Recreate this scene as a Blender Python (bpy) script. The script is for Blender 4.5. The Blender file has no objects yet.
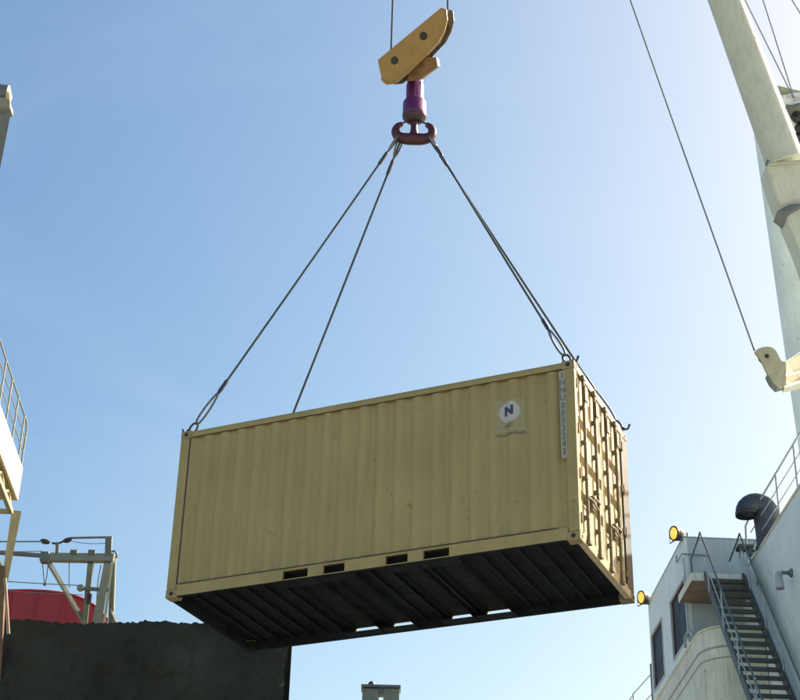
import bpy, bmesh, math, random
from mathutils import Vector, Matrix, noise as mnoise
random.seed(7)
sc = bpy.context.scene
COL = sc.collection
V = Vector

# ------------------------------------------------------------------ camera
RM = [[0.9169747261658332, 0.39835236775957117, 0.021742646420933945],
      [-0.17943878679245395, 0.46050291868488763, -0.869332376074814],
      [-0.35631316251621636, 0.7932543431856591, 0.4937494073258714]]
CR, CD, CF = (V(r) for r in RM)          # right, down, forward
CAM = V((11.636, -18.117, 1.6))
FPX = 1609.57                            # focal length in pixels of the 800 px wide picture
cam = bpy.data.cameras.new('camera')
cam.sensor_width = 36.0
cam.lens = FPX / 800 * 36.0
cam.clip_start = 0.1
cam.clip_end = 20000
co = bpy.data.objects.new('camera', cam)
m = Matrix(((CR[0], -CD[0], -CF[0]), (CR[1], -CD[1], -CF[1]), (CR[2], -CD[2], -CF[2]))).to_4x4()
m.translation = CAM
co.matrix_world = m
COL.objects.link(co)
sc.camera = co

def ray(x, y):
    return CR * ((x - 400) / FPX) + CD * ((y - 350) / FPX) + CF
def P(x, y, d):                           # point at a given depth
    return CAM + ray(x, y) * d
def on_plane(x, y, p, n):
    d = ray(x, y)
    return CAM + d * ((p - CAM).dot(n) / d.dot(n))
def HZ(x, y, z):
    return on_plane(x, y, V((0, 0, z)), V((0, 0, 1)))
PXM = lambda d: FPX / d                   # pixels per metre at a depth

# ------------------------------------------------------------------ materials
def mat(name, base, rough=0.5, metal=0.0, var=0.12, vscale=2.0, streak=0.0, rust=0.0, rustcol=(0.16, 0.07, 0.03),
        bump=0.0, bscale=30.0, dark=None, spec=0.5, grime=0.0):
    M = bpy.data.materials.new(name)
    M.use_nodes = True
    nt = M.node_tree; N = nt.nodes; L = nt.links
    b = N['Principled BSDF']
    b.inputs['Roughness'].default_value = rough
    b.inputs['Metallic'].default_value = metal
    b.inputs['Specular IOR Level'].default_value = spec
    tc = N.new('ShaderNodeTexCoord')
    def noise(scale, detail=6, rg=0.6, vec=None):
        n = N.new('ShaderNodeTexNoise')
        n.inputs['Scale'].default_value = scale
        n.inputs['Detail'].default_value = detail
        n.inputs['Roughness'].default_value = rg
        L.new(vec or tc.outputs['Object'], n.inputs['Vector'])
        return n.outputs['Fac']
    def ramp(src, a, c):
        r = N.new('ShaderNodeMapRange')
        r.inputs['From Min'].default_value = a; r.inputs['From Max'].default_value = c
        L.new(src, r.inputs['Value'])
        return r.outputs['Result']
    def mul(src, k):
        r = N.new('ShaderNodeMath'); r.operation = 'MULTIPLY'
        L.new(src, r.inputs[0])
        if isinstance(k, float): r.inputs[1].default_value = k
        else: L.new(k, r.inputs[1])
        return r.outputs[0]
    def mix(fac, a, c):
        r = N.new('ShaderNodeMix'); r.data_type = 'RGBA'
        if isinstance(fac, float): r.inputs[0].default_value = fac
        else: L.new(fac, r.inputs[0])
        for i, q in ((6, a), (7, c)):
            if isinstance(q, tuple): r.inputs[i].default_value = (*q, 1)
            else: L.new(q, r.inputs[i])
        return r.outputs[2]
    hi = tuple(min(1, c * (1 + var)) for c in base)
    lo = tuple(c * (1 - var) for c in base)
    c = mix(ramp(noise(vscale), 0.3, 0.7), lo, hi)
    if streak > 0:
        mp = N.new('ShaderNodeMapping'); mp.inputs['Scale'].default_value = (9, 9, 0.7)
        L.new(tc.outputs['Object'], mp.inputs['Vector'])
        s = ramp(noise(1.3, 8, 0.65, mp.outputs['Vector']), 0.48, 0.8)
        c = mix(mul(s, streak), c, tuple(q * 0.45 for q in base))
    if grime > 0:
        s = ramp(noise(vscale * 4, 8, 0.75), 0.5, 0.72)
        c = mix(mul(s, grime), c, tuple(q * 0.5 for q in base))
    if rust > 0:
        s = mul(ramp(noise(6.5, 9, 0.7), 0.60, 0.68), ramp(noise(1.1, 3), 0.42, 0.62))
        c = mix(mul(s, rust), c, rustcol)
    L.new(c, b.inputs['Base Color'])
    rr = ramp(noise(vscale * 3), 0.2, 0.8)
    mr = N.new('ShaderNodeMapRange'); mr.inputs['To Min'].default_value = max(0.05, rough - 0.1); mr.inputs['To Max'].default_value = min(1, rough + 0.12)
    L.new(rr, mr.inputs['Value']); L.new(mr.outputs['Result'], b.inputs['Roughness'])
    if bump > 0:
        bn = N.new('ShaderNodeBump'); bn.inputs['Strength'].default_value = bump; bn.inputs['Distance'].default_value = 0.02
        L.new(noise(bscale, 5), bn.inputs['Height']); L.new(bn.outputs['Normal'], b.inputs['Normal'])
    return M

TAN = (0.300, 0.258, 0.100)
M_tan = mat('tan_paint', TAN, 0.5, var=0.10, vscale=1.0, streak=0.32, rust=0.9, bump=0.35, bscale=3.0, grime=0.22)
M_tan2 = mat('tan_paint_sunlit_door', (0.40, 0.355, 0.19), 0.45, var=0.07, vscale=1.5, streak=0.3, rust=0.55, bump=0.2, bscale=5.0, grime=0.2)  # same tan as the sides, lightened to paint in the sunlight
M_tanrail = mat('tan_rail_paint', (0.29, 0.25, 0.09), 0.5, var=0.12, vscale=3, streak=0.2, rust=0.9, bump=0.2, bscale=9, grime=0.3)
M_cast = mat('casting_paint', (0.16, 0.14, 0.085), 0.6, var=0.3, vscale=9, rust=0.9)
M_postdark = mat('shadowed_post_paint', (0.06, 0.056, 0.034), 0.6, var=0.25, vscale=4, streak=0.4, rust=0.9)  # dark base paints in shadow on the far post; streaks and rust on top
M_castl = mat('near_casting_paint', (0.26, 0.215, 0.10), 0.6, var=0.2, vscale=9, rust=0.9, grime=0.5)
M_bar = mat('locking_bar_steel', (0.15, 0.125, 0.065), 0.5, var=0.25, vscale=10, rust=0.9)
M_gasket = mat('rubber', (0.02, 0.02, 0.02), 0.7)
M_under = mat('underseal', (0.0125, 0.0185, 0.018), 0.75, var=0.4, vscale=3, bump=0.4, bscale=15, spec=0.08)
M_underbeam = mat('underseal_beam', (0.012, 0.0175, 0.0175), 0.75, var=0.35, vscale=4, spec=0.12)
M_decal = mat('decal_film', (0.285, 0.268, 0.13), 0.45, var=0.12, vscale=10)
M_white = mat('white_decal', (0.40, 0.40, 0.37), 0.4, var=0.05, vscale=10)
M_navy = mat('navy_ink', (0.03, 0.05, 0.09), 0.5)
M_number = mat('number_ink', (0.12, 0.16, 0.17), 0.5)
M_inkbrown = mat('faded_ink', (0.12, 0.13, 0.08), 0.5)
M_plate = mat('code_strip', (0.30, 0.30, 0.20), 0.5, var=0.15, vscale=12)
M_stay = mat('stay_wire_steel', (0.16, 0.21, 0.24), 0.8, 0.0, var=0.2, vscale=20, spec=0.15)
M_wire = mat('wire_rope', (0.065, 0.095, 0.10), 0.8, 0.0, var=0.3, vscale=30, spec=0.15)
M_thimble = mat('galvanised_thimble', (0.13, 0.16, 0.17), 0.45, 0.4, var=0.3, vscale=20)
M_shackle = mat('shackle_steel', (0.05, 0.06, 0.075), 0.5, 0.4, var=0.3, vscale=20)
M_yellow = mat('block_yellow', (0.30, 0.205, 0.055), 0.45, var=0.12, vscale=4, streak=0.25, rust=0.5, grime=0.3)
M_blockdark = mat('block_greasy_paint', (0.10, 0.10, 0.065), 0.5, var=0.3, vscale=8, grime=0.5)
M_joint = mat('sealant_and_gap_shade', (0.06, 0.045, 0.025), 0.8, var=0.4, vscale=6)  # seam filler; the panel joint's gap shade is in this dark tone
M_hanger = mat('hanger_paint', (0.20, 0.13, 0.05), 0.5, var=0.3, vscale=8, grime=0.6)
M_pin = mat('greasy_pin', (0.02, 0.022, 0.02), 0.6, var=0.3)
M_steel = mat('dark_steel', (0.05, 0.05, 0.05), 0.5, 0.5, var=0.3, vscale=8)
M_purple = mat('purple_paint', (0.10, 0.018, 0.11), 0.42, var=0.2, vscale=12, grime=0.5)
M_hook = mat('maroon_hook', (0.05, 0.010, 0.018), 0.45, var=0.3, vscale=12, grime=0.5)
M_cream = mat('cream_ship_paint', (0.49, 0.55, 0.45), 0.5, var=0.10, vscale=1.5, streak=0.45, rust=0.5, bump=0.15, bscale=6, grime=0.2)
M_white_ship = mat('white_ship_paint', (0.68, 0.80, 0.76), 0.5, var=0.09, vscale=1.2, streak=0.3, rust=0.7, bump=0.2, bscale=4, grime=0.2)
M_white_base = mat('white_weathered_paint', (0.66, 0.71, 0.58), 0.55, var=0.14, vscale=2.0, streak=0.75, rust=0.9, bump=0.2, bscale=6, grime=0.4)
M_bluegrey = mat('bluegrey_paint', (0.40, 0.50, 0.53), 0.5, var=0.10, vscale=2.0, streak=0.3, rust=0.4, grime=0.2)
M_rail = mat('rail_paint', (0.33, 0.40, 0.42), 0.5, var=0.15, vscale=8)
M_raildark = mat('dark_rail_paint', (0.08, 0.12, 0.13), 0.5, var=0.15, vscale=8)
M_tread = mat('tread_steel', (0.050, 0.06, 0.06), 0.6, var=0.3, vscale=8)
M_stringer = mat('stringer_paint', (0.06, 0.08, 0.08), 0.55, var=0.3, vscale=5, rust=0.6)
M_under_slab = mat('rusty_underside', (0.25, 0.20, 0.14), 0.7, var=0.25, vscale=3, streak=0.3, rust=0.9)
M_vent = mat('dark_vent_paint', (0.035, 0.045, 0.06), 0.5, var=0.3, vscale=5)
M_glass = mat('dark_window_glass', (0.022, 0.014, 0.012), 0.35, var=0.3, vscale=1.0, spec=0.04)
M_frame = mat('window_frame_paint', (0.42, 0.47, 0.45), 0.5)
M_green = mat('grey_green_paint', (0.19, 0.23, 0.18), 0.5, var=0.15, vscale=4, streak=0.4, rust=0.8, grime=0.3)
M_greenlt = mat('sunlit_green_paint', (0.42, 0.46, 0.35), 0.5, var=0.12, vscale=4, streak=0.3, rust=0.7)
M_greendk = mat('dark_green_grey_paint', (0.11, 0.14, 0.135), 0.5, var=0.2, vscale=5, rust=0.7)
M_red = mat('red_hull_paint', (0.34, 0.022, 0.030), 0.5, var=0.14, vscale=0.8, streak=0.3, grime=0.2)
M_bed = mat('pale_bead_paint', (0.5, 0.5, 0.5), 0.5)
M_dark = mat('dark_weathered_steel', (0.032, 0.036, 0.030), 0.9, var=0.6, vscale=0.45, streak=0.3, bump=1.0, bscale=2.2, grime=0.8, rust=0.6, rustcol=(0.035, 0.024, 0.016), spec=0.15)
M_ylite = mat('sunlit_cream_paint', (0.46, 0.44, 0.28), 0.5, var=0.08, vscale=2, streak=0.2, rust=0.4)  # lit copy of the platform cream, sunlight put into the colour
M_yshade = mat('shaded_cream_paint', (0.36, 0.34, 0.18), 0.55, var=0.12, vscale=4, rust=0.8)  # shaded copy of the platform cream, shade put into the colour
M_rustpole = mat('rusty_pole', (0.13, 0.085, 0.05), 0.6, var=0.3, vscale=5, rust=0.9)
M_polelt = mat('pale_pole', (0.30, 0.25, 0.17), 0.6, var=0.2, vscale=5, rust=0.6)
M_ground = mat('dock_concrete', (0.24, 0.235, 0.22), 0.85, var=0.25, vscale=0.15, grime=0.4, bump=0.4, bscale=5)
M_brack = mat('block_bracket_paint', (0.27, 0.28, 0.20), 0.5, var=0.15, vscale=6, streak=0.3, rust=0.8, grime=0.3)
M_lens = bpy.data.materials.new('amber_lens'); M_lens.use_nodes = True
_b = M_lens.node_tree.nodes['Principled BSDF']
_b.inputs['Base Color'].default_value = (0.9, 0.65, 0.12, 1); _b.inputs['Roughness'].default_value = 0.25
_b.inputs['Emission Color'].default_value = (1.0, 0.62, 0.08, 1); _b.inputs['Emission Strength'].default_value = 0.34

# ------------------------------------------------------------------ mesh helpers
class MB:
    def __init__(s): s.v = []; s.f = []; s.sm = []
    def add(s, vs, fs, smooth=False):
        o = len(s.v)
        s.v += [tuple(v) for v in vs]
        s.f += [[i + o for i in f] for f in fs]
        s.sm += [smooth] * len(fs)
        return s
    def box(s, lo, hi, ax=None, org=None):
        (a, b, c), (d, e, f) = lo, hi
        vs = [V(p) for p in ((a,b,c),(d,b,c),(d,e,c),(a,e,c),(a,b,f),(d,b,f),(d,e,f),(a,e,f))]
        if ax: vs = [org + ax[0]*p.x + ax[1]*p.y + ax[2]*p.z for p in vs]
        return s.add(vs, [(0,3,2,1),(4,5,6,7),(0,1,5,4),(1,2,6,5),(2,3,7,6),(3,0,4,7)])
    def beam(s, a, b, w, h, up=V((0, 0, 1)), w2=None, h2=None):
        a = V(a); b = V(b); t = (b - a).normalized()
        x = t.cross(up)
        if x.length < 1e-4: x = t.cross(V((1, 0, 0)))
        x.normalize(); y = x.cross(t).normalized()
        w2 = w2 or w; h2 = h2 or h
        vs = []
        for p, ww, hh in ((a, w, h), (b, w2, h2)):
            for sx, sy in ((-1,-1),(1,-1),(1,1),(-1,1)): vs.append(p + x*sx*ww/2 + y*sy*hh/2)
        return s.add(vs, [(0,1,2,3),(7,6,5,4),(0,4,5,1),(1,5,6,2),(2,6,7,3),(3,7,4,0)])
    def tube(s, pts, r, n=12, closed=False, caps=True):
        pts = [V(p) for p in pts]; k = len(pts)
        rs = r if isinstance(r, (list, tuple)) else [r]*k
        prev = None; rings = []
        for i, p in enumerate(pts):
            if closed: t = pts[(i+1) % k] - pts[i-1]
            else: t = pts[min(i+1, k-1)] - pts[max(i-1, 0)]
            t.normalize()
            if prev is None:
                q = V((0,0,1)) if abs(t.z) < .9 else V((1,0,0))
                x = t.cross(q).normalized()
            else:
                x = (prev - t*prev.dot(t)).normalized()
            prev = x; y = t.cross(x)
            rings.append([p + (x*math.cos(2*math.pi*j/n) + y*math.sin(2*math.pi*j/n))*rs[i] for j in range(n)])
        vs = [q for R_ in rings for q in R_]; fs = []
        for i in range(k if closed else k-1):
            i2 = (i+1) % k
            for j in range(n):
                j2 = (j+1) % n
                fs.append((i*n+j, i*n+j2, i2*n+j2, i2*n+j))
        s.add(vs, fs, True)
        if caps and not closed:
            s.add(rings[0], [list(range(n))[::-1]]); s.add(rings[-1], [list(range(n))])
        return s
    def cyl(s, a, b, r, n=16, r2=None): return s.tube([a, b], [r, r if r2 is None else r2], n)
    def lathe(s, prof, org, axis=V((0,0,1)), n=24):     # prof: (radius, height)
        axis = V(axis).normalized(); q = V((1,0,0)) if abs(axis.x) < .9 else V((0,1,0))
        x = axis.cross(q).normalized(); y = axis.cross(x)
        vs = [org + axis*h + (x*math.cos(2*math.pi*j/n) + y*math.sin(2*math.pi*j/n))*r for r, h in prof for j in range(n)]
        fs = [(i*n+j, i*n+(j+1) % n, (i+1)*n+(j+1) % n, (i+1)*n+j) for i in range(len(prof)-1) for j in range(n)]
        return s.add(vs, fs, True)
    def prism(s, poly, d):
        n = len(poly); poly = [V(p) for p in poly]; d = V(d)
        vs = poly + [p + d for p in poly]
        fs = [list(range(n))[::-1], list(range(n, 2*n))] + [(i, (i+1) % n, n+(i+1) % n, n+i) for i in range(n)]
        return s.add(vs, fs)
    def sphere(s, c, r, n=14, m=8, sz=1.0):
        prof = [(r*math.sin(math.pi*i/m)+1e-5, -r*sz*math.cos(math.pi*i/m)) for i in range(m+1)]
        return s.lathe(prof, V(c), n=n)
    def build(s, name, material, parent=None, bevel=0, label=None):
        me = bpy.data.meshes.new(name)
        org = V((0,0,0))
        if parent is not None: org = W[parent.name]
        me.from_pydata([tuple(V(v) - org) for v in s.v], [], s.f)
        me.polygons.foreach_set('use_smooth', s.sm)
        me.materials.append(material)
        bm = bmesh.new(); bm.from_mesh(me); bmesh.ops.recalc_face_normals(bm, faces=bm.faces); bm.to_mesh(me); bm.free()
        o = bpy.data.objects.new(name, me); COL.objects.link(o)
        W[o.name] = org
        if parent is not None: o.parent = parent
        if label: o['label'] = label
        if bevel > 0:
            b = o.modifiers.new('bevel', 'BEVEL'); b.width = bevel; b.segments = 2; b.limit_method = 'ANGLE'; b.angle_limit = 0.6
        return o
W = {}   # world origin of each object's local space (pure translations)
def thing(name, label, cat, loc, group=None):
    o = bpy.data.objects.new(name, None); COL.objects.link(o)
    o.empty_display_size = 0.3
    o.location = loc; W[o.name] = V(loc)
    tag(o, label, cat, group)
    return o
def tag(o, label, cat, group=None):
    o['label'] = label; o['category'] = cat
    if group: o['group'] = group
    return o
def text_mesh(s, size, org, xd, yd, thick_dir, thick=0.002, bold=0.0, sx=1.0):
    """letters as a solid mesh: returns an MB in world space, centred on org"""
    cu = bpy.data.curves.new('t', 'FONT'); cu.body = s; cu.size = size; cu.align_x = 'CENTER'; cu.align_y = 'CENTER'
    cu.offset = bold; cu.resolution_u = 3
    to = bpy.data.objects.new('t', cu)
    me = to.to_mesh()
    vs = [v.co.copy() for v in me.vertices]; fs = [list(p.vertices) for p in me.polygons]
    to.to_mesh_clear(); bpy.data.objects.remove(to); bpy.data.curves.remove(cu)
    mb = MB(); mb.add([org + xd*v.x*sx + yd*v.y + thick_dir*thick for v in vs], fs)
    return mb

# ------------------------------------------------------------------ world and sun
AZ = V((0.60, 0.80)).normalized(); EL = math.radians(40)
S = V((AZ.x*math.cos(EL), AZ.y*math.cos(EL), math.sin(EL)))
SKYK = (3.35, 4.4, 5.5)
w = bpy.data.worlds.new('World'); sc.world = w; w.use_nodes = True
nt = w.node_tree; bg = nt.nodes['Background']
sky = nt.nodes.new('ShaderNodeTexSky'); sky.sky_type = 'NISHITA'; sky.sun_disc = False
sky.sun_elevation = EL; sky.sun_rotation = math.atan2(AZ.x, AZ.y)
sky.air_density = 1.0; sky.dust_density = 2.2; sky.ozone_density = 1.0; sky.altitude = 0
def wmul(src, col):
    t = nt.nodes.new('ShaderNodeMix'); t.data_type = 'RGBA'; t.blend_type = 'MULTIPLY'; t.clamp_result = False; t.inputs[0].default_value = 1
    t.inputs[7].default_value = (*col, 1); nt.links.new(src, t.inputs[6]); return t.outputs[2]
# camera response on the sky: normalise, contrast, restore, white balance
c0 = wmul(sky.outputs[0], (1/2.6, 1/3.3, 1/4.6))
sep = nt.nodes.new('ShaderNodeSeparateColor'); cmb = nt.nodes.new('ShaderNodeCombineColor'); nt.links.new(c0, sep.inputs[0])
for i, gexp in enumerate((1.60, 1.32, 0.98)):
    pw_ = nt.nodes.new('ShaderNodeMath'); pw_.operation = 'POWER'; pw_.inputs[1].default_value = gexp
    nt.links.new(sep.outputs[i], pw_.inputs[0]); nt.links.new(pw_.outputs[0], cmb.inputs[i])
c1 = wmul(cmb.outputs[0], SKYK)
tcw = nt.nodes.new('ShaderNodeTexCoord'); mpw = nt.nodes.new('ShaderNodeMapping'); mpw.inputs['Scale'].default_value = (1.0, 1.0, 3.2); mpw.inputs['Rotation'].default_value = (.3, .2, 0)
nzw = nt.nodes.new('ShaderNodeTexNoise'); nzw.inputs['Scale'].default_value = 2.6; nzw.inputs['Detail'].default_value = 7; nzw.inputs['Roughness'].default_value = .55; nzw.inputs['Distortion'].default_value = .6
rgw = nt.nodes.new('ShaderNodeMapRange'); rgw.inputs['From Min'].default_value = .48; rgw.inputs['From Max'].default_value = .80; rgw.inputs['To Max'].default_value = .16
nt.links.new(tcw.outputs['Generated'], mpw.inputs['Vector']); nt.links.new(mpw.outputs['Vector'], nzw.inputs['Vector']); nt.links.new(nzw.outputs['Fac'], rgw.inputs['Value'])
mxw = nt.nodes.new('ShaderNodeMix'); mxw.data_type = 'RGBA'; mxw.inputs[7].default_value = (4.9, 5.3, 5.7, 1)
nt.links.new(rgw.outputs['Result'], mxw.inputs[0]); nt.links.new(c1, mxw.inputs[6]); c1 = mxw.outputs[2]
nt.links.new(c1, bg.inputs[0]); bg.inputs[1].default_value = 0.075
sd = bpy.data.lights.new('sun', 'SUN'); sd.energy = 5.0; sd.angle = math.radians(0.5); sd.color = (1, 0.95, 0.84)
so = bpy.data.objects.new('sun', sd); COL.objects.link(so); so.location = (40, 60, 60)
so.rotation_euler = S.to_track_quat('Z', 'Y').to_euler()
vs_ = sc.view_settings; vs_.view_transform = 'Standard'; vs_.look = 'None'; vs_.gamma = 1; vs_.use_curve_mapping = False
vs_.exposure = 1.15

# ------------------------------------------------------------------ ground
g = MB().add([(-3000,-3000,0),(3000,-3000,0),(3000,3000,0),(-3000,3000,0)], [(0,1,2,3)]).build('ground', M_ground)
g['kind'] = 'structure'

# ------------------------------------------------------------------ container
L_, WD, H_, Z0 = 6.058, 2.438, 2.591, 9.613
ct = thing('shipping_container', 'tan corrugated steel shipping container hanging level from four wire slings', 'shipping container', (L_/2, WD/2, Z0))
PER = 0.278
def corr(x):                      # depth of the corrugation at x (0 = outer face)
    t = ((x - 0.13) % PER)
    if t < .072: return 0.0
    if t < .140: return (t-.072)/.068*.039
    if t < .210: return .039
    return (PER-t)/.068*.039
def corr_breaks(a, b):
    xs = [a]; k = math.floor((a-0.13)/PER)-1
    while k*PER+.13 < b:
        for q in (0, .072, .140, .210):
            x = .13+k*PER+q
            if a < x < b: xs.append(x)
        k += 1
    xs.append(b)
    return sorted(set(xs))
def side_panel(y, sgn, label=None):
    mb = MB(); xs = corr_breaks(.125, L_-.125)
    # outer face with fine vertical subdivision so that dents show
    zs = [.178 + (2.485-.178)*i/14 for i in range(15)]
    rnd = random.Random(3 if sgn > 0 else 5)
    dents = [(rnd.uniform(.4, 4.5), rnd.uniform(.4, 2.2), rnd.uniform(.12, .35), rnd.uniform(-.006, .016)) for _ in range(26)]
    def dent(x, z): return sum(a*math.exp(-((x-cx)**2+(z-cz)**2)/(r*r)) for cx, cz, r, a in dents)
    n = len(zs)
    for layer in (0, .004):
        vs = [(x, y + sgn*(0.012 + corr(x) + dent(x, z) + layer), Z0+z) for x in xs for z in zs]
        fs = [(i*n+j, (i+1)*n+j, (i+1)*n+j+1, i*n+j+1) for i in range(len(xs)-1) for j in range(n-1)]
        mb.add(vs, fs)
    return mb.build('side_panel', M_tan, ct, label=label)
side_panel(0, 1); side_panel(WD, -1)
# blank end wall, roof, floor
mb = MB(); ys = [.1 + (WD-.2)*i/32 for i in range(33)]
for lay in (0, .004):
    vs = [(.012 + (.04 if (i//2) % 2 else 0) + lay, y, Z0+z) for i, y in enumerate(ys) for z in (.15, 2.50)]
    mb.add(vs, [(2*i, 2*i+2, 2*i+3, 2*i+1) for i in range(32)])
mb.build('end_wall', M_tan, ct)
mb = MB(); xs = corr_breaks(.1, L_-.1)
for lay in (0, .004):
    vs = [(x, y, Z0+2.578-corr(x)*.5-lay) for x in xs for y in (.05, WD-.05)]
    mb.add(vs, [(2*i, 2*i+2, 2*i+3, 2*i+1) for i in range(len(xs)-1)])
mb.build('roof', M_tan, ct)
MB().box((.06, .055, Z0+.150), (L_-.09, WD-.055, Z0+.178)).build('floor', M_under, ct)
# rails
for y0, y1 in ((.004, .055), (WD-.055, WD-.004)):
    MB().box((.178, y0, Z0+2.485), (L_-.178, y1, Z0+2.552)).box((.178, y0+.012, Z0+2.552), (L_-.178, y1-.004, Z0+2.583)).build('top_rail', M_tanrail, ct, bevel=.006)
pk = [(1.83, 2.21), (2.44, 2.76), (3.36, 3.68), (3.90, 4.27)]
for y0, y1, zb in ((.003, .05, .022), (WD-.05, WD-.003, .022)):
    mb = MB(); edges = [.16] + [e for p in pk for e in p] + [L_-.16]
    for i in range(0, len(edges), 2):
        mb.box((edges[i], y0, Z0+.012), (edges[i+1], y1, Z0+.176))
    for a, b in pk:
        mb.box((a, y0+.002, Z0+.150), (b, y1-.002, Z0+.1755)).box((a, y0+.002, Z0+.0125), (b, y1-.002, Z0+.026))
    # the panel's foot: sealant strip with the gap's shade painted in
    if y0 < 1: MB().box((.178, y0+.004, Z0+.1765), (L_-.30, y0+.010, Z0+.197)).build('panel_joint', M_joint, ct)
    mb.build('bottom_rail', M_tanrail, ct, bevel=.003)
    if y0 < 1:
        ia, ib = y1+.001, y1+.006
    else:
        ia, ib = y0-.006, y0-.001
    for i in range(0, len(edges), 2):         # black underseal on the inner face and foot of the rail
        MB().box((edges[i], ia, Z0+.010), (edges[i+1], ib, Z0+.149)).build('rail_lining', M_under, ct)
    MB().box((.16, min(y0+.004, ia), Z0+.004), (L_-.16, max(ib, y1-.004), Z0+.0115)).build('rail_foot', M_under, ct)
    for a, b in pk:
        ya_, yb_ = (y1+.008, y1+.21) if y0 < 1 else (y0-.21, y0-.008)
        MB().box((a-.10, ya_, Z0+.006), (b+.10, yb_, Z0+.012)).build('pocket_strap', M_under, ct)
for a, b in pk:      # lining of each fork pocket
    MB().box((a, .057, Z0+.137), (b, WD-.057, Z0+.148)).box((a-.006, .057, Z0+.085), (a, WD-.057, Z0+.136)).box((b, .057, Z0+.085), (b+.006, WD-.057, Z0+.136)).build('fork_pocket', M_under, ct)
# cross members
x = .28; k = 0
while x < L_-.2:
    if not any(a-.06 < x < b+.06 for a, b in pk):
        MB().box((x-.004, .056, Z0+.100), (x, WD-.056, Z0+.149)).box((x, .056, Z0+.100), (x+.032, WD-.056, Z0+.106)).build('cross_member', M_underbeam, ct)
    x += .268
# corner posts + castings
for cx in (0, 1):
    for cy in (0, 1):
        xa = .002 if cx == 0 else L_-.150; ya = .002 if cy == 0 else WD-.105
        pw = .103
        if cx == 1 and cy == 1: pw = .30; ya = WD-.302  # far post widened and painted dark for the shadow strip there
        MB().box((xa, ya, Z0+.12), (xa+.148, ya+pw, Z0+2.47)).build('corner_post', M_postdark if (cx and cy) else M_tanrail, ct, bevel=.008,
            label='dark olive corner post beyond the doors, shadow painted in' if (cx and cy) else None)
        for z in (0, 1):
            x0 = 0 if cx == 0 else L_-.178; y0 = 0 if cy == 0 else WD-.162
            z0 = Z0 - .004 if z == 0 else Z0+H_-.118
            sx = -1 if cx == 0 else 1; sy = -1 if cy == 0 else 1
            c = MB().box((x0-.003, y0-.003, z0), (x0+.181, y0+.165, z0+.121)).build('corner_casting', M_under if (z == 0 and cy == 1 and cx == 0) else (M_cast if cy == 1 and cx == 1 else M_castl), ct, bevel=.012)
            xm = x0+.09; ym = y0-.0045 if cy == 0 else y0+.1665
            MB().lathe([(0.0001, 0), (.030, 0), (.0302, .002)], V((xm, ym, z0+.058)), V((0, -1 if cy == 0 else 1, 0)), 18).build('casting_hole', M_gasket, c)
            xe = x0-.0045 if cx == 0 else x0+.1825
            MB().lathe([(0.0001, 0), (.027, 0), (.0272, .002)], V((xe, y0+.08, z0+.058)), V((sx, 0, 0)), 18).build('casting_hole', M_gasket, c)
MB().box((.004, .165, Z0+.010), (.06, WD-.165, Z0+.15)).build('end_sill', M_under, ct)
# door end frame
MB().box((L_-.09, .165, Z0+2.475), (L_-.002, WD-.165, Z0+2.585)).build('door_header', M_tan2, ct, bevel=.006)
MB().box((L_-.09, .165, Z0+.012), (L_-.002, WD-.165, Z0+.155)).build('door_sill', M_tan2, ct, bevel=.006)
bands = [.70, 1.24, 1.78]
def door(ya, yb, bars):
    xo, xi = L_-.032, L_-.088
    z0, z1 = Z0+.17, Z0+2.462
    prof = [(xo, z0)]
    for b in bands:
        prof += [(xo, Z0+b-.085), (xi, Z0+b-.06), (xi, Z0+b+.060), (xo, Z0+b+.070)]
    prof.append((xo, z1))
    mb = MB()
    for lay in (0, .005):
        mb.add([(px-lay, y, pz) for px, pz in prof for y in (ya+.05, yb-.05)], [(2*i, 2*i+1, 2*i+3, 2*i+2) for i in range(len(prof)-1)])
    d = mb.build('door', M_tan2, ct)
    MB().box((xo-.05, ya, z0), (xo+.006, ya+.055, z1)).box((xo-.05, yb-.055, z0), (xo+.006, yb, z1)).build('door_frame', M_tan2, d, bevel=.004)
    MB().box((xo-.03, ya-.009, z0-.006), (xo+.001, ya-.001, z1+.006)).box((xo-.03, yb+.001, z0-.006), (xo+.001, yb+.009, z1+.006)).box((xo-.03, ya, z1+.001), (xo+.001, yb, z1+.010)).build('gasket', M_gasket, d)
    for y in bars:
        xb = xo+.045
        MB().cyl((xb, y, Z0+.06), (xb, y, Z0+2.50), .023, 12).build('locking_bar', M_bar, d)
        for z in (.07, 2.46):       # cam keepers
            MB().box((xo+.032, y-.05, Z0+z-.03), (xb+.030, y+.05, Z0+z+.035)).build('cam_keeper', M_bar, d, bevel=.004)
        for z in (.42, .98, 1.50, 2.02):
            MB().box((xo+.0005, y-.03, Z0+z-.025), (xb+.022, y+.03, Z0+z+.025)).build('bar_bracket', M_bar, d, bevel=.004)
        MB().box((xb+.025, y-.055, Z0+2.10), (xb+.045, y+.055, Z0+2.32)).build('guard_plate', M_bar, d, bevel=.003)
        hz_ = .82 if y in bars[:1] else .92
        s = 1 if y == bars[0] else -1
        MB().tube([(xb+.02, y, Z0+hz_-.12), (xb+.04, y+s*.06, Z0+hz_-.13), (xb+.045, y+s*.36, Z0+hz_-.17)], .013, 8).box((xo+.003, y+s*.22-.05, Z0+hz_-.22), (xb+.02, y+s*.22+.05, Z0+hz_-.10)).build('handle', M_bar, d)
    for z in (.32, .95, 1.60, 2.28):
        y = ya-.035 if ya < 1 else yb+.035
        MB().box((xo+.001, y-.05, Z0+z-.055), (xo+.034, y+.05, Z0+z+.055)).cyl((xo+.034, y, Z0+z-.07), (xo+.034, y, Z0+z+.07), .016, 10).build('hinge', M_bar, d, bevel=.003)
    return d
door(.118, 1.205, [.33, .82]); dd = door(1.233, WD-.316, [1.33, 1.80])
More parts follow.
